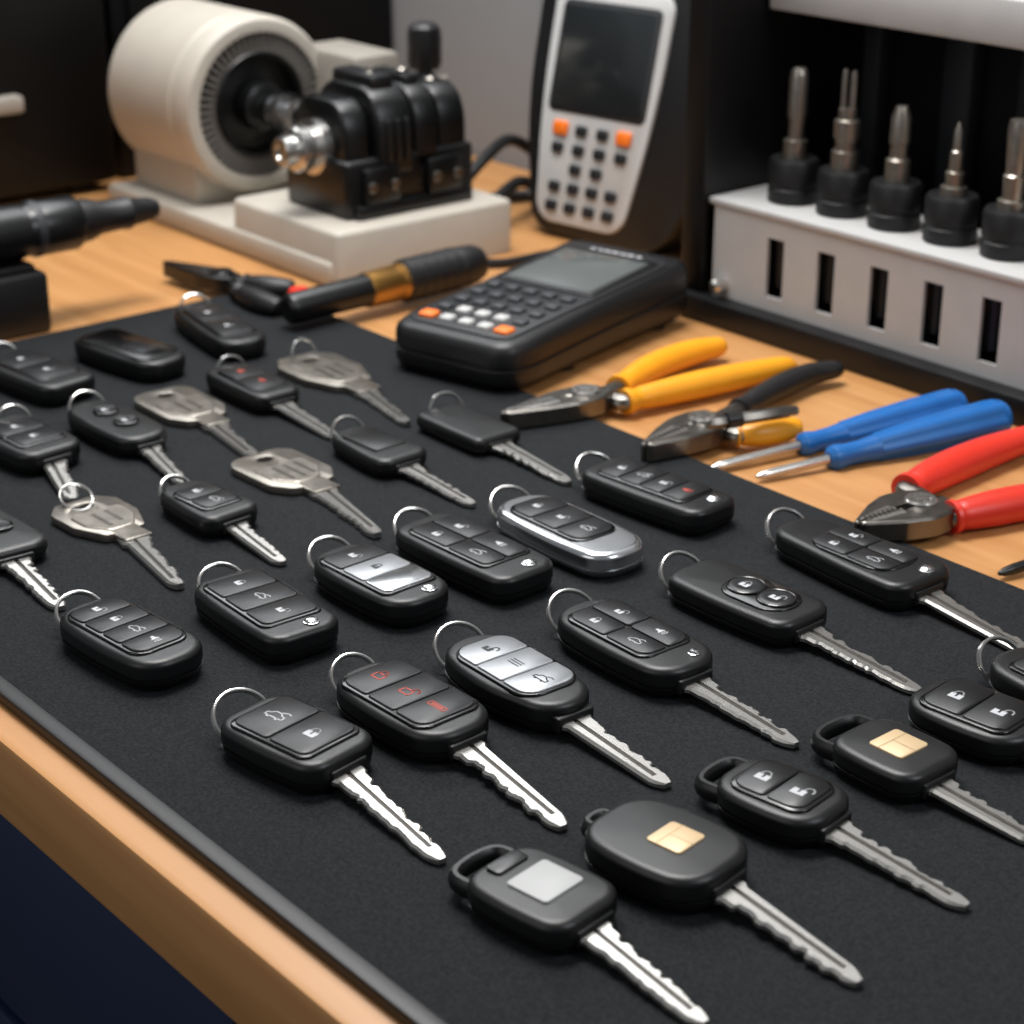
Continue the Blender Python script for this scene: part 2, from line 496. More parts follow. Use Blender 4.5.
def grid(K, x0, x1, pw, rows, cols, icons, mb='button', mi='white_print', pm='gloss', isz=.0062, rc=.0022, pan=True, pr=.005):
    root, L, w, h = K
    if pan: panel(K, x0, x1, pw, pm, pr)
    X0, X1 = x0 * L + .0012, x1 * L - .0012; Y0, Y1 = -pw * w / 2 + .0012, pw * w / 2 - .0012
    g = .0007; k = 0
    for i in range(rows):
        for j in range(cols):
            xa = X0 + (X1 - X0) * i / rows + g / 2; xb = X0 + (X1 - X0) * (i + 1) / rows - g / 2
            ya = Y0 + (Y1 - Y0) * j / cols + g / 2; yb = Y0 + (Y1 - Y0) * (j + 1) / cols - g / 2
            big = pr * .9
            cs = [rc, rc, rc, rc]
            if i == 0 and j == 0: cs[0] = max(rc, big)
            if i == rows - 1 and j == 0: cs[1] = max(rc, big)
            if i == rows - 1 and j == cols - 1: cs[2] = max(rc, big)
            if i == 0 and j == cols - 1: cs[3] = max(rc, big)
            mm = mb[k % len(mb)] if isinstance(mb, list) else mb
            bm = NB(); prism(bm, rpoly([(xa, ya), (xb, ya), (xb, yb), (xa, yb)], cs, 5), h - .001, h + .0017, .0005)
            bt = obj('button', bm, mm, root)
            ic = icons[k % len(icons)] if icons else None
            if ic:
                ii = mi[k % len(mi)] if isinstance(mi, list) else mi
                sub('icon', icon_bm(ic, min(isz, (xb - xa) * .64, (yb - ya) * .64), (xa + xb) / 2, (ya + yb) / 2, h + .0018), ii, bt)
            k += 1
def pin(K, fxx, fyy, r=.0030, m='chrome'):
    root, L, w, h = K
    bm = NB(); lathe(bm, [(0, r * 1.25), (.0016, r * 1.25), (.0018, r * 1.05), (.0012, r), (.0022, r), (.0028, r * .7), (.003, 0)], UPM((fxx * L, fyy * w, h - .0012)), 24); obj('pivot_pin', bm, m, root)
def rbutton(K, x, y, r, icon=None, m='button'):
    root, L, w, h = K
    bm = NB(); lathe(bm, [(0, r), (.0022, r), (.0028, r * .85), (.0026, r * .6), (.0026, 0)], UPM((x * L, y * w, h - .0005)), 32)
    b = obj('button', bm, m, root)
    bm = NB(); torus(bm, r * 1.06, .0006, Matrix.Translation((x * L, y * w, h + .0014)))
    sub('rim', bm, 'gloss', b)
    if icon: sub('icon', icon_bm(icon, r * .9, x * L, y * w, h + .0023), 'white_print', b)
def sticker(K, x0, x1, y0, y1, m, name, lines=None):
    root, L, w, h = K
    bm = NB(); prism(bm, rrect(x0 * L, x1 * L, y0 * w, y1 * w, .0018), h - .001, h + .0012, .0003)
    p = obj(name, bm, m, root)
    if lines:
        bm = NB(); xm = (x0 + x1) / 2 * L; ym = (y0 + y1) / 2 * w; dx = (x1 - x0) * L; dy = (y1 - y0) * w
        I = Matrix.Identity(4); z = h + .0013
        strip(bm, [(xm - dx * .18, ym - dy * .5), (xm - dx * .18, ym + dy * .5)], .0003, z, I)
        strip(bm, [(xm - dx * .18, ym), (xm + dx * .5, ym)], .0003, z, I)
        sub('contact_lines', bm, lines, p)

FOB, CK, MK = 'key_fob', 'car_key', 'metal_key'
# row of bladeless fobs
K = key(FOB, 'black key fob with four buttons nearest the wooden front edge on the left', 'key fob', (79, 601), (181, 656), .041, .015, shape='soft', ring=(.02, .0108, 38))
grid(K, .10, .86, .72, 4, 1, ['unlock', 'lock', 'trunk', 'panic'], pr=.008)
K = key(FOB, 'black folding key fob with three stacked segments, second in the row without blades', 'key fob', (221, 573), (310, 630), .042, .015, shape='rect', ring=(.02, .011, 38))
grid(K, .10, .84, .76, 3, 1, ['lock', 'trunk', 'unlock']); pin(K, .91, .12)
K = key(FOB, 'black key fob with shiny silver button plates and a steel pin', 'key fob', (331, 546), (430, 596), .042, .015, shape='soft', ring=(.02, .0112, 38))
grid(K, .12, .84, .76, 3, 1, ['unlock', 'lock', None], mb=['button', 'silver', 'satin_silver'], mi=['white_print', 'button_dark', 'button_dark']); pin(K, .91, .12)
K = key(FOB, 'black key fob with two by two buttons beside the chrome rimmed fob', 'key fob', (416, 517), (532, 571), .041, .015, shape='rect', ring=(.02, .0112, 38))
grid(K, .12, .82, .76, 2, 2, ['lock', 'unlock', 'trunk', 'panic'], isz=.0064); pin(K, .91, .12)
K = key(FOB, 'key fob with a bright chrome rim around a dark three-button face', 'key fob', (512, 496), (628, 550), .042, .014, shape='soft', m='satin_silver', ring=(.02, .0115, 40))
grid(K, .12, .78, .68, 3, 1, ['lock', 'unlock', 'trunk'], pr=.009)
K = key(FOB, 'long black key fob with four buttons in a line, nearest the pliers', 'key fob', (597, 461), (720, 505), .039, .015, shape='rect', ring=(.02, .0115, 40))
grid(K, .12, .84, .70, 4, 1, ['lock', 'trunk', 'unlock', 'panic'], mi=['white_print', 'white_print', 'white_print', 'red_print']); pin(K, .91, .1)

# row with blades
K = key(CK, 'black two-button car key with large loose ring, nearest the wooden front edge', 'car key', (244, 704), (348, 752), .042, .015, (443, 861), 'rect', ring=(.0, .0125, 40), blade='double')
grid(K, .12, .88, .78, 2, 1, ['trunk', 'lock'], isz=.0085)
K = key(CK, 'black car key with three segments marked with red icons', 'car key', (356, 664), (468, 727), .043, .015, (563, 828), 'soft', ring=(.0, .0105, 42), blade='cutr')
grid(K, .10, .88, .78, 3, 1, ['lock_line', 'unlock_line', 'bar'], mi='red_print', isz=.008, pr=.007)
K = key(CK, 'rounded black car key with large silver buttons', 'car key', (462, 635), (575, 701), .044, .015, (669, 785), 'oval', ring=(.0, .0118, 42), blade='cut')
grid(K, .13, .85, .72, 3, 1, ['unlock', 'bars', 'trunk'], mb='silver', mi='button_dark', pr=.011, rc=.0015, isz=.007)
K = key(CK, 'black car key with two by two buttons between silver button key and round button key', 'car key', (574, 601), (696, 664), .042, .015, (797, 745), 'soft', ring=(.0, .0115, 42), blade='double')
grid(K, .12, .80, .74, 2, 2, ['lock', 'unlock', 'trunk', 'panic'], pr=.007); pin(K, .9, .15, .0022)
K = key(CK, 'slim black car key with two round buttons', 'car key', (686, 563), (810, 615), .040, .014, (921, 692), 'rect', ring=(-.02, .0115, 44), blade='double')
panel(K, .36, .88, .64, 'gloss', .012)
rbutton(K, .50, 0, .0082, 'lock'); rbutton(K, .74, 0, .0082, 'unlock')
K = key(CK, 'long black car key with four buttons and steel pin beside the red pliers', 'car key', (789, 519), (930, 577), .043, .015, (1032, 653), 'taper', ring=(.02, .0115, 44), blade='cut')
grid(K, .26, .84, .72, 2, 2, ['lock', 'unlock', 'trunk', 'panic'], pr=.013); pin(K, .93, .12)

# front row
K = key(CK, 'black car key with a blank silver label and empty key loop, nearest the camera', 'car key', (490, 857), (595, 909), .040, .014, (706, 1024), 'rect', ring=None, loop=(.024, .009), blade='double')
sticker(K, .33, .72, -.24, .27, 'paper', 'label_plate'); sticker(K, .08, .23, -.18, .22, 'button_dark', 'button')
K = key(CK, 'big rounded black transponder key with a copper gold chip, second from the front', 'car key', (604, 808), (730, 865), .047, .016, (859, 984), 'soft', ring=None, loop=(.010, .005), blade='cutr')
sticker(K, .44, .71, -.16, .18, 'gold', 'chip', 'gold_line')
K = key(CK, 'black two-button car key between the two keys with gold chips', 'car key', (730, 765), (837, 809), .039, .014, (968, 907), 'soft', ring=None, loop=(.022, .008), blade='double')
grid(K, .14, .86, .70, 2, 1, ['lock', 'unlock'], isz=.0085, mb='button_dark', pr=.007)
K = key(CK, 'black transponder key with gold chip and open loop near the right edge', 'car key', (852, 724), (940, 766), .039, .014, (1040, 842), 'rect', ring=None, loop=(.026, .010), blade='cut')
sticker(K, .34, .72, -.21, .23, 'gold', 'chip', 'gold_line')
K = key(CK, 'black two-button car key cut off by the right side behind the gold chip key', 'car key', (920, 684), (1040, 730), .041, .014, (1130, 806), 'soft', ring=None, blade='cut')
grid(K, .12, .88, .76, 2, 1, ['lock', 'unlock'], mb='button_dark', isz=.0085, pr=.007)
K = key(FOB, 'black key fob with wire ring mostly cut off by the right picture edge', 'key fob', (1004, 648), (1112, 700), .040, .015, shape='soft', ring=(0, .0105, 48))
grid(K, .2, .8, .66, 2, 1, ['lock', 'unlock'])

# back group
sb = (.0142, .0108)
K = key(FOB, 'glossy black smart key fob at the far left end of the mat', 'key fob', (86, 331), (172, 359), .040, .014, shape='soft', ring=None)
panel(K, .10, .90, .78, 'gloss', .008); sticker(K, .5, .75, -.16, .16, 'button', 'button')
K = key(FOB, 'black key fob with ring nearest the black side cutters at the back corner', 'key fob', (190, 302), (248, 340), .038, .014, shape='soft', ring=(.1, .0105, 60))
grid(K, .16, .86, .7, 2, 1, ['lock', 'unlock'])
K = key(FOB, 'black key fob with glossy buttons at left picture edge, farthest back', 'key fob', (-4, 351), (74, 381), .042, .014, shape='rect', ring=(.1, .011, 45))
grid(K, .16, .86, .7, 2, 1, ['lock', 'unlock'])
K = key(CK, 'small black car key with orange red icons and upright ring', 'car key', (222, 364), (282, 392), .034, .013, (338, 438), 'rect', ring=(.2, .009, 75), blade='cut', bw=sb)
grid(K, .16, .86, .7, 2, 1, ['lock', 'panic'], mi='red_print')
K = key(CK, 'black car key with two round dots beside the worn metal key at the back', 'car key', (82, 401), (150, 435), .036, .013, (184, 484), 'soft', ring=(.1, .0105, 55), blade='double', bw=sb)
rbutton(K, .36, 0, .0062, 'lock'); rbutton(K, .66, 0, .0062, 'unlock')
K = key(CK, 'black car key with short blade at left edge of the picture, ring standing up', 'car key', (-6, 418), (56, 448), .042, .014, (74, 500), 'rect', ring=(.3, .010, 60), blade='cut', bw=(.0150, .0115))
grid(K, .2, .84, .7, 2, 1, ['unlock', 'lock'])
K = key(CK, 'plain black square headed key beside the lying grey screen tester', 'car key', (436, 406), (501, 434), .034, .011, (569, 483), 'block', ring=(.25, .0105, 65), blade='cutr', bw=sb)
K = key(CK, 'black headed key with a raised flat panel left of the plain square headed key', 'car key', (344, 427), (408, 455), .035, .012, (474, 505), 'taper', ring=(.1, .010, 60), blade='double', bw=sb)
sticker(K, .20, .75, -.30, .30, 'button_dark', 'inset_panel')
K = key(CK, 'smallest black key with two buttons beside the worn trapezoid metal key', 'car key', (174, 482), (236, 511), .035, .013, (284, 563), 'taper', ring=(.05, .0085, 45), blade='cut', bw=sb)
grid(K, .24, .84, .7, 2, 1, ['lock', 'trunk'])
K = key(CK, 'flat black key with round recess, cut by left edge nearest the four-button fob', 'car key', (-44, 503), (14, 548), .042, .012, (62, 608), 'taper', ring=None, blade='double', bw=(.0160, .0122))
rbutton(K, .62, .1, .006)

def mkey(label, R, F, T, w, outl, hole, bl, marks=0, m='nickel', ring=None, seed=1):
    a = G(R[0], R[1], M_ + .003); b = G(F[0], F[1], M_ + .003); v = b - a; L = v.length; ang = math.atan2(v.y, v.x)
    root = empty(MK, label, 'key', (a.x, a.y, M_), ang)
    outer = rpoly([(x * L, y * w) for x, y, c in outl], [c * w for x, y, c in outl], 6)
    bm = NB(); hx, hy, hrx, hry = hole
    plate(bm, outer, [circ(hx * L, hy * w, hrx, 24, hry)], .0002, .0050, .0008)
    hd = obj('head', bm, m, root)
    bm = NB()
    o1 = rpoly([(.34 * L, -.38 * w), (.60 * L, -.38 * w), (.80 * L, -.18 * w), (.80 * L, .18 * w), (.60 * L, .38 * w), (.34 * L, .38 * w)], .002, 4)
    prism(bm, o1, .0046, .0057, .0007)
    sub('raised_plate', bm, m, hd, sharp=20)
    bm = NB(); rnd = random.Random(marks + 1)
    rows = 3 if marks else 2
    for r in range(rows):
        y = (.17 - r * .17) * w if marks else (.08 - r * .2) * w
        x = .41 * L
        while x < .68 * L:
            dx = rnd.uniform(.0012, .0030); prism(bm, [Vector((x, y)), Vector((x + dx, y)), Vector((x + dx, y + .0022)), Vector((x, y + .0022))], .0054, .0059); x += dx + .0012
    sub('stamped_marks', bm, 'toolsteel', hd)
    t = G(T[0], T[1], M_ + .002) - Vector((a.x, a.y, M_))
    lx = t.x * math.cos(ang) + t.y * math.sin(ang); ly = -t.x * math.sin(ang) + t.y * math.cos(ang)
    s = Vector((L - .004, 0)); dv = Vector((lx, ly)) - s
    bm, gb = blade_bm(dv.length, .0155, .0112, bl, seed, .0030)
    BM = Matrix.Translation((s.x, 0, .0009)) @ Matrix.Rotation(math.atan2(dv.y, dv.x), 4, 'Z')
    bm.transform(BM); gb.transform(BM)
    b_ = obj('blade', bm, 'steel', root, sharp=0); sub('milled_groove', gb, 'groove', b_, sharp=0)
    if ring:
        yo, rr, tl = ring; bm = NB()
        RM = Matrix.Translation((hx * L - rr * .8, yo * w + hy * w, .0075)) @ Matrix.Rotation(math.radians(tl), 4, 'Y')
        torus(bm, rr, .0009, RM); obj('key_ring', bm, 'ringsteel', root)
round_head = [(0, -.36, .12), (.12, -.5, .08), (.68, -.5, .06), (.86, -.32, .03), (.88, -.20, .01), (1.05, -.20, .01), (1.05, .20, .01), (.88, .20, .01), (.86, .32, .03), (.68, .5, .06), (.12, .5, .08), (0, .36, .12)]
trap_head = [(0, -.30, .04), (.16, -.5, .04), (.52, -.5, .04), (.84, -.30, .04), (.86, -.20, .01), (1.05, -.20, .01), (1.05, .20, .01), (.86, .20, .01), (.84, .30, .04), (.52, .5, .04), (.16, .5, .04), (0, .30, .04)]
mkey('silver metal key with ring beside the grey lying tester and small black key', (296, 358), (366, 390), (408, 424), .043, trap_head, (.17, .05, .0038, .0056), 'double', 3, 'nickel', (.0, .0085, 70), 2)
mkey('plain metal key without a ring, farthest back of the bare metal keys', (156, 393), (216, 424), (255, 457), .039, round_head, (.17, 0, .0038, .005), 'cut', 0, 'nickel', None, 3)
mkey('metal key without a ring stamped with lines of small characters, nearest the black panel key', (254, 457), (324, 490), (377, 536), .041, round_head, (.16, 0, .0038, .005), 'cutr', 5, 'nickel', None, 4)
mkey('bare metal key with wire ring and notched trapezoid head above the four-button fob', (74, 504), (136, 538), (181, 587), .038, trap_head, (.17, 0, .0038, .0056), 'cut', 0, 'nickel', (0, .0085, 35), 5)

# ------------------------------------------------------------------ hand tools
def pliers(label, tip, piv, h1, h2, m1, m2, r=.0082, zc=.0095, jm='toolsteel', jw=.0145, cat='pliers', edge=True):
    p = G(piv[0], piv[1], zc); t = G(tip[0], tip[1], zc)
    root = empty('pliers', label, cat, (p.x, p.y, 0), 0)
    O = Vector((p.x, p.y, 0))
    d = (t - p); J = d.length; d.normalize(); ang = math.atan2(d.y, d.x)
    RM = Matrix.Rotation(ang, 4, 'Z')
    for s in (-1, 1):
        pts = [(-.015, s * .0003), (-.015, s * jw * .60), (-.004, s * jw * .95), (.006, s * jw * 1.0), (.25 * J, s * jw * .98), (.55 * J, s * jw * .74), (.97 * J, s * .0042), (J, s * .003), (J, s * .0005), (.36 * J, s * .0006), (.30 * J, s * .0022), (.2 * J, s * .0022), (.16 * J, s * .0003)]
        bm = NB(); prism(bm, rpoly(pts, .0009, 3), zc - .006 + (.0008 if s > 0 else 0), zc + .0052 + (.001 if s > 0 else 0), .0014, RM, bot=.001)
        jw_o = obj('jaw', bm, jm, root, sharp=22)
        if edge:
            zt_ = zc + .0052 + (.001 if s > 0 else 0)
            bm = NB(); prism(bm, [Vector((.36 * J, s * .0014)), Vector((.95 * J, s * .0014)), Vector((.88 * J, s * .0036)), Vector((.40 * J, s * .0068))], zt_ - .0003, zt_ + .0005, .0002, RM)
            sub('cutting_edge', bm, 'steel', jw_o)
            bm = NB()
            for q in range(7):
                xx = (.42 + q * .07) * J
                box(bm, xx, xx + .0009, min(s * .0006, s * .0034), max(s * .0006, s * .0034), zt_ + .0003, zt_ + .0007, 0, RM)
            sub('teeth', bm, 'groove', jw_o)
    bm = NB(); lathe(bm, [(0, .0085), (.0015, .0085), (.0024, .0076), (.0024, .0056), (.0016, .0054), (.0016, .0046), (.003, .0044), (.0034, 0)], RM @ UPM((0, 0, zc + .0055)), 28); obj('pivot_bolt', bm, 'steel' if edge else jm, root)
    for hh, m in ((h1, m1), (h2, m2)):
        pts = catmull([G(x, y, zc) - O for x, y in hh], 10)
        bm = NB()
        tp = [Vector((0, 0, zc)) + RM @ Vector((-.006, 0, 0)), (pts[0] + RM @ Vector((-.012, 0, zc))) * .5, pts[0], pts[4]]
        tp[1].z = zc
        sweep(bm, catmull(tp, 6), .0060, 10, .85); obj('tang', bm, jm, root)
        n = len(pts); rad = []
        for i in range(n):
            u = i / (n - 1)
            q = r * (.80 + .26 * math.sin(PI * min(1, u * 1.1)) + .05 * u)
            if u < .05: q *= 1.2
            elif u < .10: q *= .92
            if u > .9: q *= math.sqrt(max(.03, 1 - ((u - .9) / .1) ** 2 * .97))
            rad.append(q)
        bm = NB(); sweep(bm, pts, rad, 16, .92); obj('handle', bm, m, root)
    return root
pliers('yellow-handled long-nose pliers behind the plain square headed key', (503, 421), (585, 401), [(618, 388), (650, 368), (690, 353), (726, 345)], [(624, 402), (680, 389), (740, 376), (796, 364)], 'yellow', 'yellow', .0085)
pliers('dark side cutters with a long black handle in front of the yellow pliers', (645, 453), (703, 428), [(738, 410), (775, 389), (808, 375), (843, 368)], [(736, 435), (758, 434), (782, 430), (800, 426)], 'black_rubber', 'yellow', .0074, jw=.0165, cat='side cutters')
pliers('red-handled diagonal cutters at the right edge of the picture', (858, 532), (920, 512), [(906, 490), (940, 472), (985, 453), (1040, 434)], [(950, 517), (990, 509), (1035, 500), (1075, 492)], 'red', 'red', .0095, jw=.0195, cat='diagonal cutters')
pl = pliers('small black cutters with a red dot lying in front of the key cutting machine', (166, 268), (222, 281), [(246, 284), (270, 288), (296, 289)], [(240, 293), (262, 303), (282, 309)], 'black_rubber', 'black_rubber', .0085, jm='black_metal', jw=.012, cat='cutters', edge=False)
q = G(297, 286, .012) - G(222, 281, 0)
bm = NB(); lathe(bm, [(-.002, .0075), (.004, .0075), (.006, .006), (.006, 0)], UPM((q.x, q.y, .014)), 20); obj('end_cap', bm, 'red', pl, label='red end cap')
# dark driver bit lying across the side cutters
ra = G(706, 424, .0225); rb = G(797, 410, .0225); d = rb - ra; L = d.length; Mx = along(ra, d)
root = empty('driver_bit', 'dark steel driver shaft lying across the black handled side cutters', 'driver bit', (ra.x, ra.y, .0185), math.atan2(d.y, d.x))
bm = NB(); lathe(bm, [(0, 0), (0, .0020), (.002, .0034), (.014, .0036), (.015, .0030), (.020, .0030), (.021, .0036), (L - .006, .0036), (L - .005, .0030), (L, .0026), (L, 0)], Mx, 6); obj('shaft', bm, 'toolsteel', root, True)
bm = NB(); lathe(bm, [(.012, .0035), (.0125, .0045), (.0215, .0045), (.022, .0035)], Mx, 24); obj('collar', bm, 'black_metal', root, True)
def screwdriver(label, tip, st, en, r, m, shaft='toolsteel'):
    e = G(en[0], en[1], r + .0006); t = G(tip[0], tip[1], .0035); s = G(st[0], st[1], r * .8)
    d = t - e; L = d.length; Lh = (s - e).dot(d.normalized())
    Mx = along(e, d)
    root = empty('screwdriver', label, 'screwdriver', (e.x, e.y, 0), math.atan2(d.y, d.x))
    bm = NB()
    lathe(bm, [(0, 0), (0, .55 * r), (.0012, .8 * r), (.004, .96 * r), (.006, .98 * r)], Mx, 48)
    lathe(bm, [(.006, .98 * r), (.012, r), (.3 * Lh, .98 * r), (.55 * Lh, .86 * r), (.74 * Lh, .70 * r)], Mx, 48, .06, 6)
    lathe(bm, [(.74 * Lh, .70 * r), (.82 * Lh, .60 * r), (.90 * Lh, .58 * r), (.95 * Lh, .68 * r), (.98 * Lh, .64 * r), (Lh, .40 * r), (Lh, 0)], Mx, 48)
    obj('handle', bm, m, root, True)
    bm = NB(); sr = .0028
    lathe(bm, [(Lh - .004, sr), (L - .010, sr), (L - .004, sr * .8), (L - .0005, sr * .35), (L, 0)], Mx, 16)
    obj('shaft', bm, shaft, root, True)
screwdriver('blue-handled screwdriver nearest the black handled side cutters', (711, 468), (797, 441), (961, 404), .0100, 'blue', 'steel')
screwdriver('blue-handled screwdriver nearest the red diagonal cutters', (756, 477), (835, 458), (1005, 416), .0108, 'blue', 'steel')
screwdriver('dark screwdriver whose tip just enters at the right picture edge', (998, 574), (1050, 556), (1180, 515), .009, 'black_rubber', 'black_metal')

# handheld probe with brass ring
pe = G(286, 310, .018); pf = G(480, 262, .018)
d = pf - pe; L = d.length; Mx = along(pe, d)
root = empty('soldering_iron', 'black handheld tool with brass ring and cable in front of the machine base', 'soldering iron', (pe.x, pe.y, 0), math.atan2(d.y, d.x))
bm = NB(); lathe(bm, [(0, 0), (0, .007), (.002, .0095), (.006, .0105), (.06, .0108), (.064, .0112), (.066, .0112), (.066, 0)], Mx, 32); obj('barrel', bm, 'black_metal', root, True)
bm = NB(); lathe(bm, [(.066, .0112), (.067, .0122), (.09, .0128), (.0915, .0120), (.0935, .0120), (.0945, .0130), (.097, .0130)], Mx, 32); obj('brass_ring', bm, 'brass', root, True)
bm = NB()
prof = [(.097, .0128)]
x = .099
while x < L - .028:
    prof += [(x, .0148), (x + .007, .0152), (x + .0085, .0140)]; x += .0095
prof += [(L - .022, .0145), (L - .008, .0138), (L - .002, .0115), (L, .007), (L, 0)]
lathe(bm, prof, Mx, 32); obj('grip', bm, 'black_rubber', root, True)
bm = NB(); sweep(bm, catmull([pf - d.normalized() * .004, pf + Vector((.004, .022, -.004)), Vector((-1.075, .940, .008)), Vector((-1.055, .955, .0045)), Vector((-1.04, .962, .0045))], 8), .0038, 10); obj('cable', bm, 'black_rubber', root, True)

# left rotary handpiece + rest
zt = .047
bm = NB()
box(bm, -1.222, -1.166, .44, .576, .0002, zt - .006, .004)
box(bm, -1.216, -1.172, .445, .570, zt - .007, zt - .001, .002)
tag(obj('tool_rest', bm, 'black_rubber'), 'black block under the handheld cylinder tool at left edge', 'tool rest')
hp = empty('rotary_tool', 'black cylinder handheld tool with tapered tip lying on the black block at left', 'rotary tool', (-1.192, .5, zt - .001), PI / 2)
Mx = along((-1.192, .420, zt + .0175), (.006, .25, 0.0))
bm = NB(); lathe(bm, [(0, 0), (0, .012), (.004, .017), (.02, .0182), (.145, .0182), (.150, .0172), (.153, .0172), (.156, .0182), (.186, .0182), (.190, .016), (.190, 0)], Mx, 36); obj('body', bm, 'black_metal', hp, True)
bm = NB(); lathe(bm, [(.189, .0150), (.198, .0142), (.206, .0112), (.222, .0104), (.224, .0110), (.228, .0110), (.230, .0095), (.245, .0078), (.250, .0055), (.250, 0)], Mx, 32); obj('nose', bm, 'black_rubber', hp, True)
bm = NB(); lathe(bm, [(0.1555, .0184), (.1565, .0187), (.160, .0187), (.161, .0184)], Mx, 36); obj('collar', bm, 'slat_grey', hp, True)

# ------------------------------------------------------------------ key cutting machine
mc = empty('key_cutting_machine', 'beige key cutting machine with round motor and black vise at the back', 'key cutting machine', (-1.28, .85, 0))
bm = NB(); box(bm, -1.445, -1.13, .772, .93, .0002, .018, .004); obj('base_plate', bm, 'beige', mc, True)
bm = NB()
prism(bm, rrect(-1.262, -1.124, .776, .936, .006), .0004, .040, .003); obj('platform', bm, 'beige', mc, True)
bm = NB(); box(bm, -1.43, -1.335, .79, .89, .017, .05, .004); obj('motor_foot', bm, 'beige', mc, True)
MX = Matrix.Translation((-1.448, .842, .092))
bm = NB(); r = .068
lathe(bm, [(0, 0), (0, .050), (.004, .060), (.014, r), (.105, r), (.107, r - .0015), (.110, r - .0015), (.112, r), (.126, r), (.131, r - .003), (.132, r - .008), (.1315, .056), (.114, .055), (.114, 0)], MX, 64); obj('motor_housing', bm, 'beige', mc, True)
bm = NB(); lathe(bm, [(.112, .0545), (.1145, .0545), (.1145, .034), (.1145, 0)], MX, 48); obj('fan_recess', bm, 'case_black', mc, True)
bm = NB()
for k in range(56):
    a = 2 * PI * k / 56
    box(bm, .1145, .1300, .041, .0550, -.0011, .0011, 0, MX @ Matrix.Rotation(a, 4, 'X'))
obj('fan_grille', bm, 'fin_grey', mc, True)
bm = NB(); lathe(bm, [(.1145, .042), (.129, .042), (.1305, .0405), (.1305, .038), (.127, .036), (.119, .034), (.119, .030), (.1145, .030)], MX, 48); obj('grille_ring', bm, 'black_metal', mc, True)
bm = NB(); lathe(bm, [(.114, .031), (.119, .030), (.121, .020), (.137, .018), (.139, .014), (.139, 0)], MX, 40); obj('hub', bm, 'black_metal', mc, True)
bm = NB(); lathe(bm, [(.137, .0085), (.148, .0085), (.1485, .0135), (.156, .0135), (.1565, .010), (.164, .010), (.1645, .0155), (.174, .0155), (.1745, .009), (.184, .009), (.1845, .0135), (.192, .0135), (.194, .008), (.220, .007), (.220, 0)], MX, 32); obj('spindle', bm, 'chrome', mc, True)
# vise: rounded-edge clamp block
vc = Vector((-1.186, .778, .088))
MY = along(vc, (0, 1, 0))
bm = NB(); box(bm, -1.226, -1.148, .802, .918, .0395, .082, .004, None, 3); box(bm, -1.232, -1.142, .808, .912, .0395, .050, .002)
box(bm, -1.150, -1.142, .815, .846, .050, .076, .0025); box(bm, -1.150, -1.142, .872, .903, .050, .076, .0025); obj('vise_base', bm, 'black_metal', mc, True)
bm = NB()
vp = rpoly([(-.040, -.020), (.040, -.020), (.040, .022), (.026, .042), (-.026, .042), (-.040, .022)], [.004, .004, .012, .012, .012, .012], 6)
for y0, y1, sc in ((.806, .828, .82), (.830, .862, 1.0), (.864, .886, .95), (.888, .914, .88)):
    MM = Matrix.Translation((-1.186, 0, .088)) @ Matrix.Rotation(PI / 2, 4, 'X')
    prism(bm, [Vector((p.x * sc, p.y * (sc if p.y > 0 else 1))) for p in vp], -y1, -y0, .003, MM, bot=.003)
box(bm, -1.212, -1.160, .81, .912, .070, .112)
obj('clamp_block', bm, 'black_metal', mc, True)
bm = NB()
box(bm, -1.212, -1.162, .836, .856, .126, .137, .003); box(bm, -1.208, -1.166, .868, .882, .122, .134, .003)
for yy in (.838, .846, .854): box(bm, -1.1475, -1.1435, yy - .0018, yy + .0018, .078, .108, .0006)
obj('vise_jaw', bm, 'device_black', mc, True)
for yy in (.846, .875, .901):
    bm = NB(); lathe(bm, [(0, .0055), (.004, .0055), (.0055, .004), (.0055, .0025), (.004, .0025), (.004, 0)], UPM((-1.178, yy, .132 if yy < .89 else .122)), 20)
    obj('clamp_screw', bm, 'toolsteel', mc, True)
for yy, zz in ((.820, .063), (.840, .063), (.878, .063), (.897, .063)):
    bm = NB(); lathe(bm, [(0, .0040), (.0022, .0040), (.003, .003), (.003, 0)], along((-1.1425, yy, zz), (1, 0, 0)), 18)
    obj('side_screw', bm, 'toolsteel', mc, True)
bm = NB(); lathe(bm, [(-.004, 0), (-.004, .005), (-.006, .006), (-.006, .0095), (-.005, .0105), (.004, .011), (.005, .0150), (.007, .0165), (.014, .0165), (.016, .0150), (.019, .0150), (.020, .0200), (.027, .0200), (.029, .018), (.032, .018), (.032, 0)], MY, 40); obj('clamp_collar', bm, 'ringsteel', mc, True)
bm = NB(); lathe(bm, [(0, .011), (.05, .011), (.052, .016), (.06, .017), (.078, .017), (.080, .010), (.080, 0)], UPM((-1.22, .928, .0395)), 28); box(bm, -1.252, -1.19, .914, .934, .088, .106, .003); obj('post', bm, 'beige_dark', mc, True)
bm = NB(); lathe(bm, [(0, .006), (.004, .006), (.005, .011), (.010, .0125), (.030, .0125), (.036, .0115), (.039, .008), (.039, 0)], UPM((-1.22, .928, .119)), 40, .04, 10); obj('knob', bm, 'black_rubber', mc, True)
bm = NB(); box(bm, -1.345, -1.265, .895, .94, .017, .130, .006); obj('bracket', bm, 'beige_dark', mc, True)
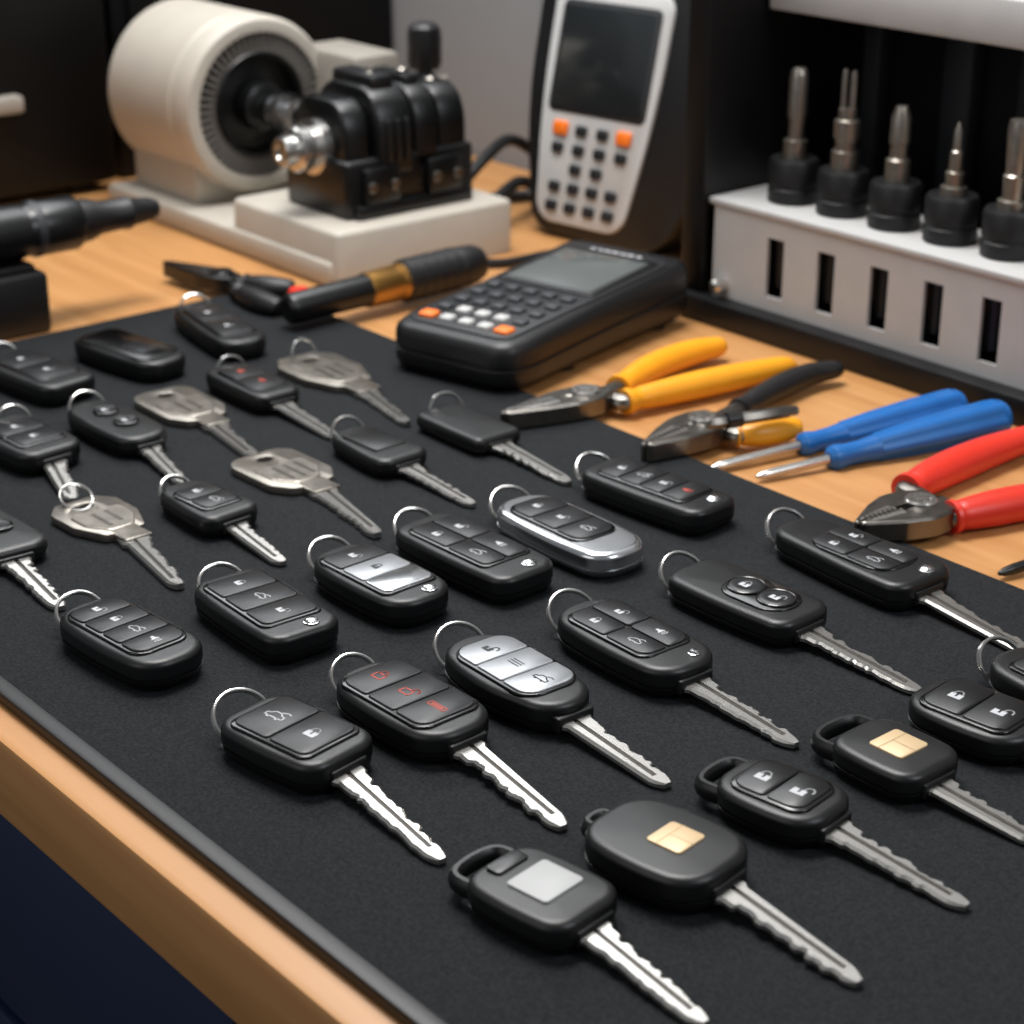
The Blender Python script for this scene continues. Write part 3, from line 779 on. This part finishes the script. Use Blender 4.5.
for pts in ([(-1.20, .930, .022), (-1.215, .985, .050), (-1.235, 1.03, .052), (-1.225, 1.07, .022), (-1.20, 1.09, .006), (-1.185, 1.10, .005)],
            [(-1.25, .93, .012), (-1.25, .98, .006), (-1.235, 1.04, .0055), (-1.205, 1.06, .0055), (-1.185, 1.07, .0055)],
            [(-1.17, .930, .016), (-1.175, .96, .026), (-1.195, 1.0, .030), (-1.215, 1.04, .016), (-1.20, 1.075, .0055)]):
    bm = NB(); sweep(bm, catmull([Vector(p) for p in pts], 8), .0048, 10); obj('power_cable', bm, 'black_rubber', mc, True)

# ------------------------------------------------------------------ dark equipment behind, left
eq = empty('equipment_case', 'black equipment box with a pale grey handle at the upper left', 'equipment case', (-1.65, .60, 0))
hpos = onX(8, 104, -1.482)
bm = NB(); box(bm, -1.85, -1.484, .30, .805, .008, .42, .006); obj('body', bm, 'case_black', eq, True)
bm = NB(); box(bm, -1.486, -1.472, hpos.y - .05, hpos.y + .010, hpos.z - .007, hpos.z + .007, .003); obj('handle', bm, 'beige_dark', eq, True)
for xx in (-1.53, -1.83):
    for yy in (.33, .77):
        bm = NB(); box(bm, xx, xx + .03, yy, yy + .02, .0002, .009); obj('foot', bm, 'black_rubber', eq, True)
cbn = empty('tall_cabinet', 'tall black cabinet behind the key cutting machine against the grey wall', 'cabinet', (-1.7, .97, 0))
bm = NB(); box(bm, -1.9, -1.515, .825, 1.117, .0002, .42, .004); obj('body', bm, 'case_black', cbn, True)
bm = NB(); box(bm, -1.514, -1.510, .84, 1.105, .03, .41, .001); obj('door', bm, 'case_black', cbn, True)

# ------------------------------------------------------------------ upright tester
bl = G(528, 232, 0); br = G(626, 255, 0)
mid = (bl + br) / 2; dv = br - bl; yaw = math.atan2(dv.y, dv.x)
tilt = math.radians(14)
MU = Matrix.Translation((mid.x, mid.y, .0012)) @ Matrix.Rotation(yaw, 4, 'Z') @ Matrix.Rotation(-tilt, 4, 'X') @ Matrix.Rotation(PI / 2, 4, 'X')
ud = empty('handheld_tester', 'upright black handheld tester with a pale keypad face leaning back beside the white rack', 'tester', None, M=MU)
def hex_out(wb, wt, y0, y1, c, f=.5, sx_=0):
    return rpoly([(-wb / 2 + sx_ * .6, y0), (wb / 2 + sx_ * .6, y0), (wt / 2 + sx_, y0 + (y1 - y0) * f), (wt / 2 * 1.02 + sx_, y1), (-wt / 2 * 1.02 + sx_, y1), (-wt / 2 + sx_, y0 + (y1 - y0) * f)], [c, c, .04, c, c, .04], 8)
tt = math.tan(tilt)
bm = NB(); R = []
for z, i in ((-.070, .008), (-.062, .002), (-.046, 0), (-.024, 0), (-.022, .003), (-.017, .003), (-.015, 0), (-.006, 0), (-.002, .0015), (0, .005)):
    R.append(lay(inset(hex_out(.126, .196, -z * tt, .208, .022, .44, .024), i), z))
loft(bm, R); obj('body', bm, 'device_black', ud)
facep = hex_out(.085, .111, .011, .190, .016, .52)
bm = NB(); prism(bm, facep, -.002, .0026, .0012); obj('face_plate', bm, 'device_face', ud)
bm = NB(); prism(bm, rrect(-.0475, .0475, .094, .178, .006), .001, .0034, .0006); scr = obj('screen_frame', bm, 'key_dark', ud)
bm = NB(); prism(bm, rrect(-.044, .044, .0975, .1745, .003), .003, .0037, .0002); sub('screen', bm, 'screen', scr)
for r_ in range(5):
    for c_ in range(4):
        if r_ == 2 and c_ in (0, 3): continue
        cx = (-.031 + c_ * .0207); cy = .082 - r_ * .0146
        if r_ >= 3: cx *= .9
        org = (r_ == 0 and c_ in (0, 3))
        rw, rh = (.0072, .0054) if org else (.0056, .0041)
        bm = NB(); prism(bm, rrect(cx - rw, cx + rw, cy - rh, cy + rh, .0025), .001, .0050, .001)
        obj('keypad_button', bm, 'orange' if org else 'key_dark', ud)

# ------------------------------------------------------------------ lying tester
n0 = Vector((-.910, .704, 0)); n1 = Vector((-.957, .903, 0)); dv = n1 - n0; L = dv.length
ld = empty('handheld_tester', 'black tester lying flat with a grey screen and a keypad with two orange buttons', 'tester', (n0.x, n0.y, 0), math.atan2(dv.y, dv.x))
w = .101; zb = M_ + .0003
lp = rpoly([(0, -.42 * w), (.10 * L, -.5 * w), (.55 * L, -.47 * w), (.95 * L, -.49 * w), (L, -.42 * w), (L, .44 * w), (.95 * L, .51 * w), (.55 * L, .47 * w), (.10 * L, .5 * w), (0, .42 * w)], [.014, .014, .03, .014, .012, .012, .014, .03, .014, .014], 6)
bm = NB(); R = []
HH = .036; sl = .28
for z, i in ((.0, .007), (.003, .0025), (.008, .0), (.016, .0), (.017, .0015), (.0185, .0015), (.0195, 0), (.028, .0), (.032, .0012), (.0348, .004), (HH, .008)):
    R.append([Vector((p.x, p.y, zb + z * (.84 + sl * p.x / L))) for p in inset(lp, i)])
loft(bm, R); obj('body', bm, 'device_black', ld)
for xx_, yy_ in ((L - .025, -.035), (L - .025, .035), (.075, -.035), (.075, .035)):
    bm = NB(); lathe(bm, [(0, .006), (.006, .006), (.006, 0)], UPM((xx_, yy_, .0002)), 16)
    obj('foot', bm, 'black_rubber', ld)
slope = Matrix.Rotation(-math.atan(HH * sl / L), 4, 'Y'); zt0 = HH * .84 + zb
FM = Matrix.Translation((0, 0, zt0)) @ slope
bm = NB(); prism(bm, rpoly([(.010, -.039), (.11, -.041), (.188, -.042), (.188, .042), (.11, .041), (.010, .039)], .010, 6), -.002, .0012, .0006, FM); obj('face_plate', bm, 'key_dark', ld)
bm = NB(); prism(bm, rrect(.100, .178, -.038, .038, .004), .0, .0024, .0006, FM); sf = obj('screen_frame', bm, 'black_metal', ld)
bm = NB(); prism(bm, rrect(.105, .172, -.033, .033, .002), .002, .0027, .0002, FM); sub('screen', bm, 'screen_grey', sf)
for r_ in range(5):
    for c_ in range(5):
        cx = .021 + r_ * .0166; cy = -.0290 + c_ * .0145
        org = (r_ == 0 and c_ in (0, 4))
        wht = (r_ == 0) or (r_ == 1 and c_ in (1, 2, 3))
        mm = 'orange' if org else ('key_white' if wht else 'slat_grey')
        rw, rh = (.0050, .0055) if org else (.0042, .0045)
        bm = NB(); prism(bm, rrect(cx - rw, cx + rw, cy - rh, cy + rh, .0020), .0, .0034, .001, FM); obj('keypad_button', bm, mm, ld)
bm = NB()
xx = -.02
rnd = random.Random(3)
for k in range(7):
    box(bm, .1815, .1845, xx, xx + rnd.uniform(.003, .005), .0010, .0014, 0, FM); xx += .0062
obj('marking', bm, 'white_print', ld)

# ------------------------------------------------------------------ rack
rk = empty('tool_rack', 'black rack with white shelf and white slotted bit holder at the right', 'tool rack', (-.75, 1.0, 0))
XL, XR = -.913, -.55
bm = NB(); box(bm, XL - .02, XR, .917, 1.09, .0002, .0175, .002); obj('base', bm, 'rack_black', rk, True)
bm = NB(); box(bm, XL - .022, XL - .002, .925, 1.09, .017, .42, .002); obj('side_panel', bm, 'rack_black', rk, True)
bm = NB(); box(bm, XL - .02, XR, 1.09, 1.10, .0002, .42); obj('back_panel', bm, 'rack_black', rk, True)
for px in (800, 870, 962, 1040):
    bm = NB(); q = onY(px, 90, 1.083); box(bm, q.x - .012, q.x + .012, 1.076, 1.0905, .02, .40, .002)
    obj('back_slat', bm, 'slat_grey', rk, True)
sx = [onY(px, py, .93) for px, py in ((775, 262), (825, 278), (878, 292), (932, 308), (990, 324))]
bm = NB(); YF = .93; t = .0025
zs0, zs1 = .027, .066; hw = .0072
box(bm, XL, XR, YF, YF + t, .0176, zs0); box(bm, XL, XR, YF, YF + t, zs1, .0795)
xs = XL
for q in sx:
    box(bm, xs, q.x - hw, YF, YF + t, zs0, zs1); xs = q.x + hw
box(bm, xs, XR, YF, YF + t, zs0, zs1)
box(bm, XL, XL + .004, YF, 1.0, .0176, .0795)
obj('front_plate', bm, 'white_paint', rk, True)
bm = NB(); box(bm, XL - .001, XR, YF - .001, 1.0, .0785, .083, .001); obj('holder_top', bm, 'white_paint', rk, True)
bm = NB(); box(bm, XL + .004, XR, YF + .026, YF + .03, .0176, .078); obj('inner_panel', bm, 'rack_black', rk, True)
for q in sx:
    bm = NB(); lathe(bm, [(0, .0050), (.048, .0050), (.048, 0)], UPM((q.x - .009, YF + .016, .030)), 16); obj('socket_tube', bm, 'slat_grey', rk, True)
bm = NB(); box(bm, XL + .001, XR, .975, 1.09, .200, .228, .002); obj('shelf', bm, 'white_paint', rk, True)
for px, py in ((718, 286), (719, 320)):
    q = onY(px, py, .925)
    bm = NB(); lathe(bm, [(-.004, 0), (-.004, .003), (-.002, .005), (.006, .005)], along((q.x, .924, max(.009, q.z)), (0, 1, 0)), 16); obj('bolt', bm, 'steel', rk, True)

bits = [
 (793, 68, 'plain thick steel rod bit in a black base, leftmost on the white rack', lambda h: [(0, .0080), (.012, .0080), (.013, .0052), (.45 * h, .0052), (.46 * h, .0062), (.90 * h, .0060), (.97 * h, .0052), (h, .004), (h, 0)]),
 (842, 70, 'steel bit with a collar and forked double tip, second on the white rack', None),
 (894, 106, 'short stepped steel bit with chamfered tip, middle of the white rack', lambda h: [(0, .0078), (.30 * h, .0078), (.33 * h, .0056), (.50 * h, .0054), (.52 * h, .0064), (.85 * h, .0060), (h, .0036), (h, 0)]),
 (950, 122, 'slim pointed steel bit in a black base, fourth on the white rack', lambda h: [(0, .0082), (.12 * h, .0082), (.14 * h, .0052), (.32 * h, .0058), (.34 * h, .0040), (.6 * h, .0038), (.62 * h, .0028), (.88 * h, .0024), (h, .0006), (h, 0)]),
 (1008, 120, 'thick steel sleeve bit in a black base, rightmost on the white rack', lambda h: [(0, .0090), (.1 * h, .0090), (.12 * h, .0062), (.38 * h, .0068), (.40 * h, .0056), (.9 * h, .0066), (h, .0056), (h, 0)]),
]
for px, top, lab, prof in bits:
    q = onY(px, 190 + (px - 793) * .262, .963)
    x, y = q.x, .963
    b = empty('tool_bit', lab, 'tool bit', (x, y, .083), 0, 'tool bits on the white rack')
    bm = NB(); lathe(bm, [(0, 0), (0, .0155), (.0012, .0165), (.009, .0165), (.010, .0155), (.0115, .0155), (.0125, .0165), (.026, .0165), (.0285, .0150), (.0285, 0)], UPM((0, 0, .0001)), 36); obj('base', bm, 'black_rubber', b)
    hz = zat(x, y, top) - .083 - .028
    bm = NB()
    if prof: lathe(bm, prof(hz), UPM((0, 0, .028)), 24)
    else:
        lathe(bm, [(0, .0088), (.012, .0088), (.013, .0068), (.30 * hz, .0068), (.33 * hz, .0082), (.50 * hz, .0082), (.52 * hz, .0058), (.62 * hz, .0058), (.62 * hz, 0)], UPM((0, 0, .028)), 24)
        for s in (-.0036, .0036): lathe(bm, [(.6 * hz, .0022), (.95 * hz, .0020), (hz, .0014), (hz, 0)], UPM((s, 0, .028)), 14)
    obj('shank', bm, 'nickel', b)

# ------------------------------------------------------------------ light
def area(name, loc, tgt, sx_, sy_, power, col):
    l = bpy.data.lights.new(name, 'AREA'); l.shape = 'RECTANGLE'; l.size = sx_; l.size_y = sy_; l.energy = power; l.color = col
    o = bpy.data.objects.new(name, l); C.objects.link(o); o.location = loc
    o.rotation_euler = (Vector(tgt) - Vector(loc)).to_track_quat('-Z', 'Y').to_euler()
area('ceiling_lamp', (-1.0, .70, 1.40), (-.8, .60, 0), .7, .5, 28, (1, .985, .965))
area('blade_reflection_fill', (-1.25, 1.04, .80), (-.60, .40, 0), 1.4, .42, 10, (.96, .98, 1))  # added light out of view, placed for reflections on blades and fob tops
area('right_fill', (.55, .9, 1.1), (-.8, .7, 0), .6, .6, 8, (.94, .97, 1))  # added fill light from camera right, not an actual window
area('front_fill', (-.7, -1.0, .9), (-.9, .5, 0), 1.2, .8, 4, (1, .98, .96))
wd = bpy.data.worlds.new('world'); SC.world = wd; wd.use_nodes = True
wd.node_tree.nodes['Background'].inputs['Color'].default_value = (.9, .95, 1, 1)
wd.node_tree.nodes['Background'].inputs['Strength'].default_value = .16
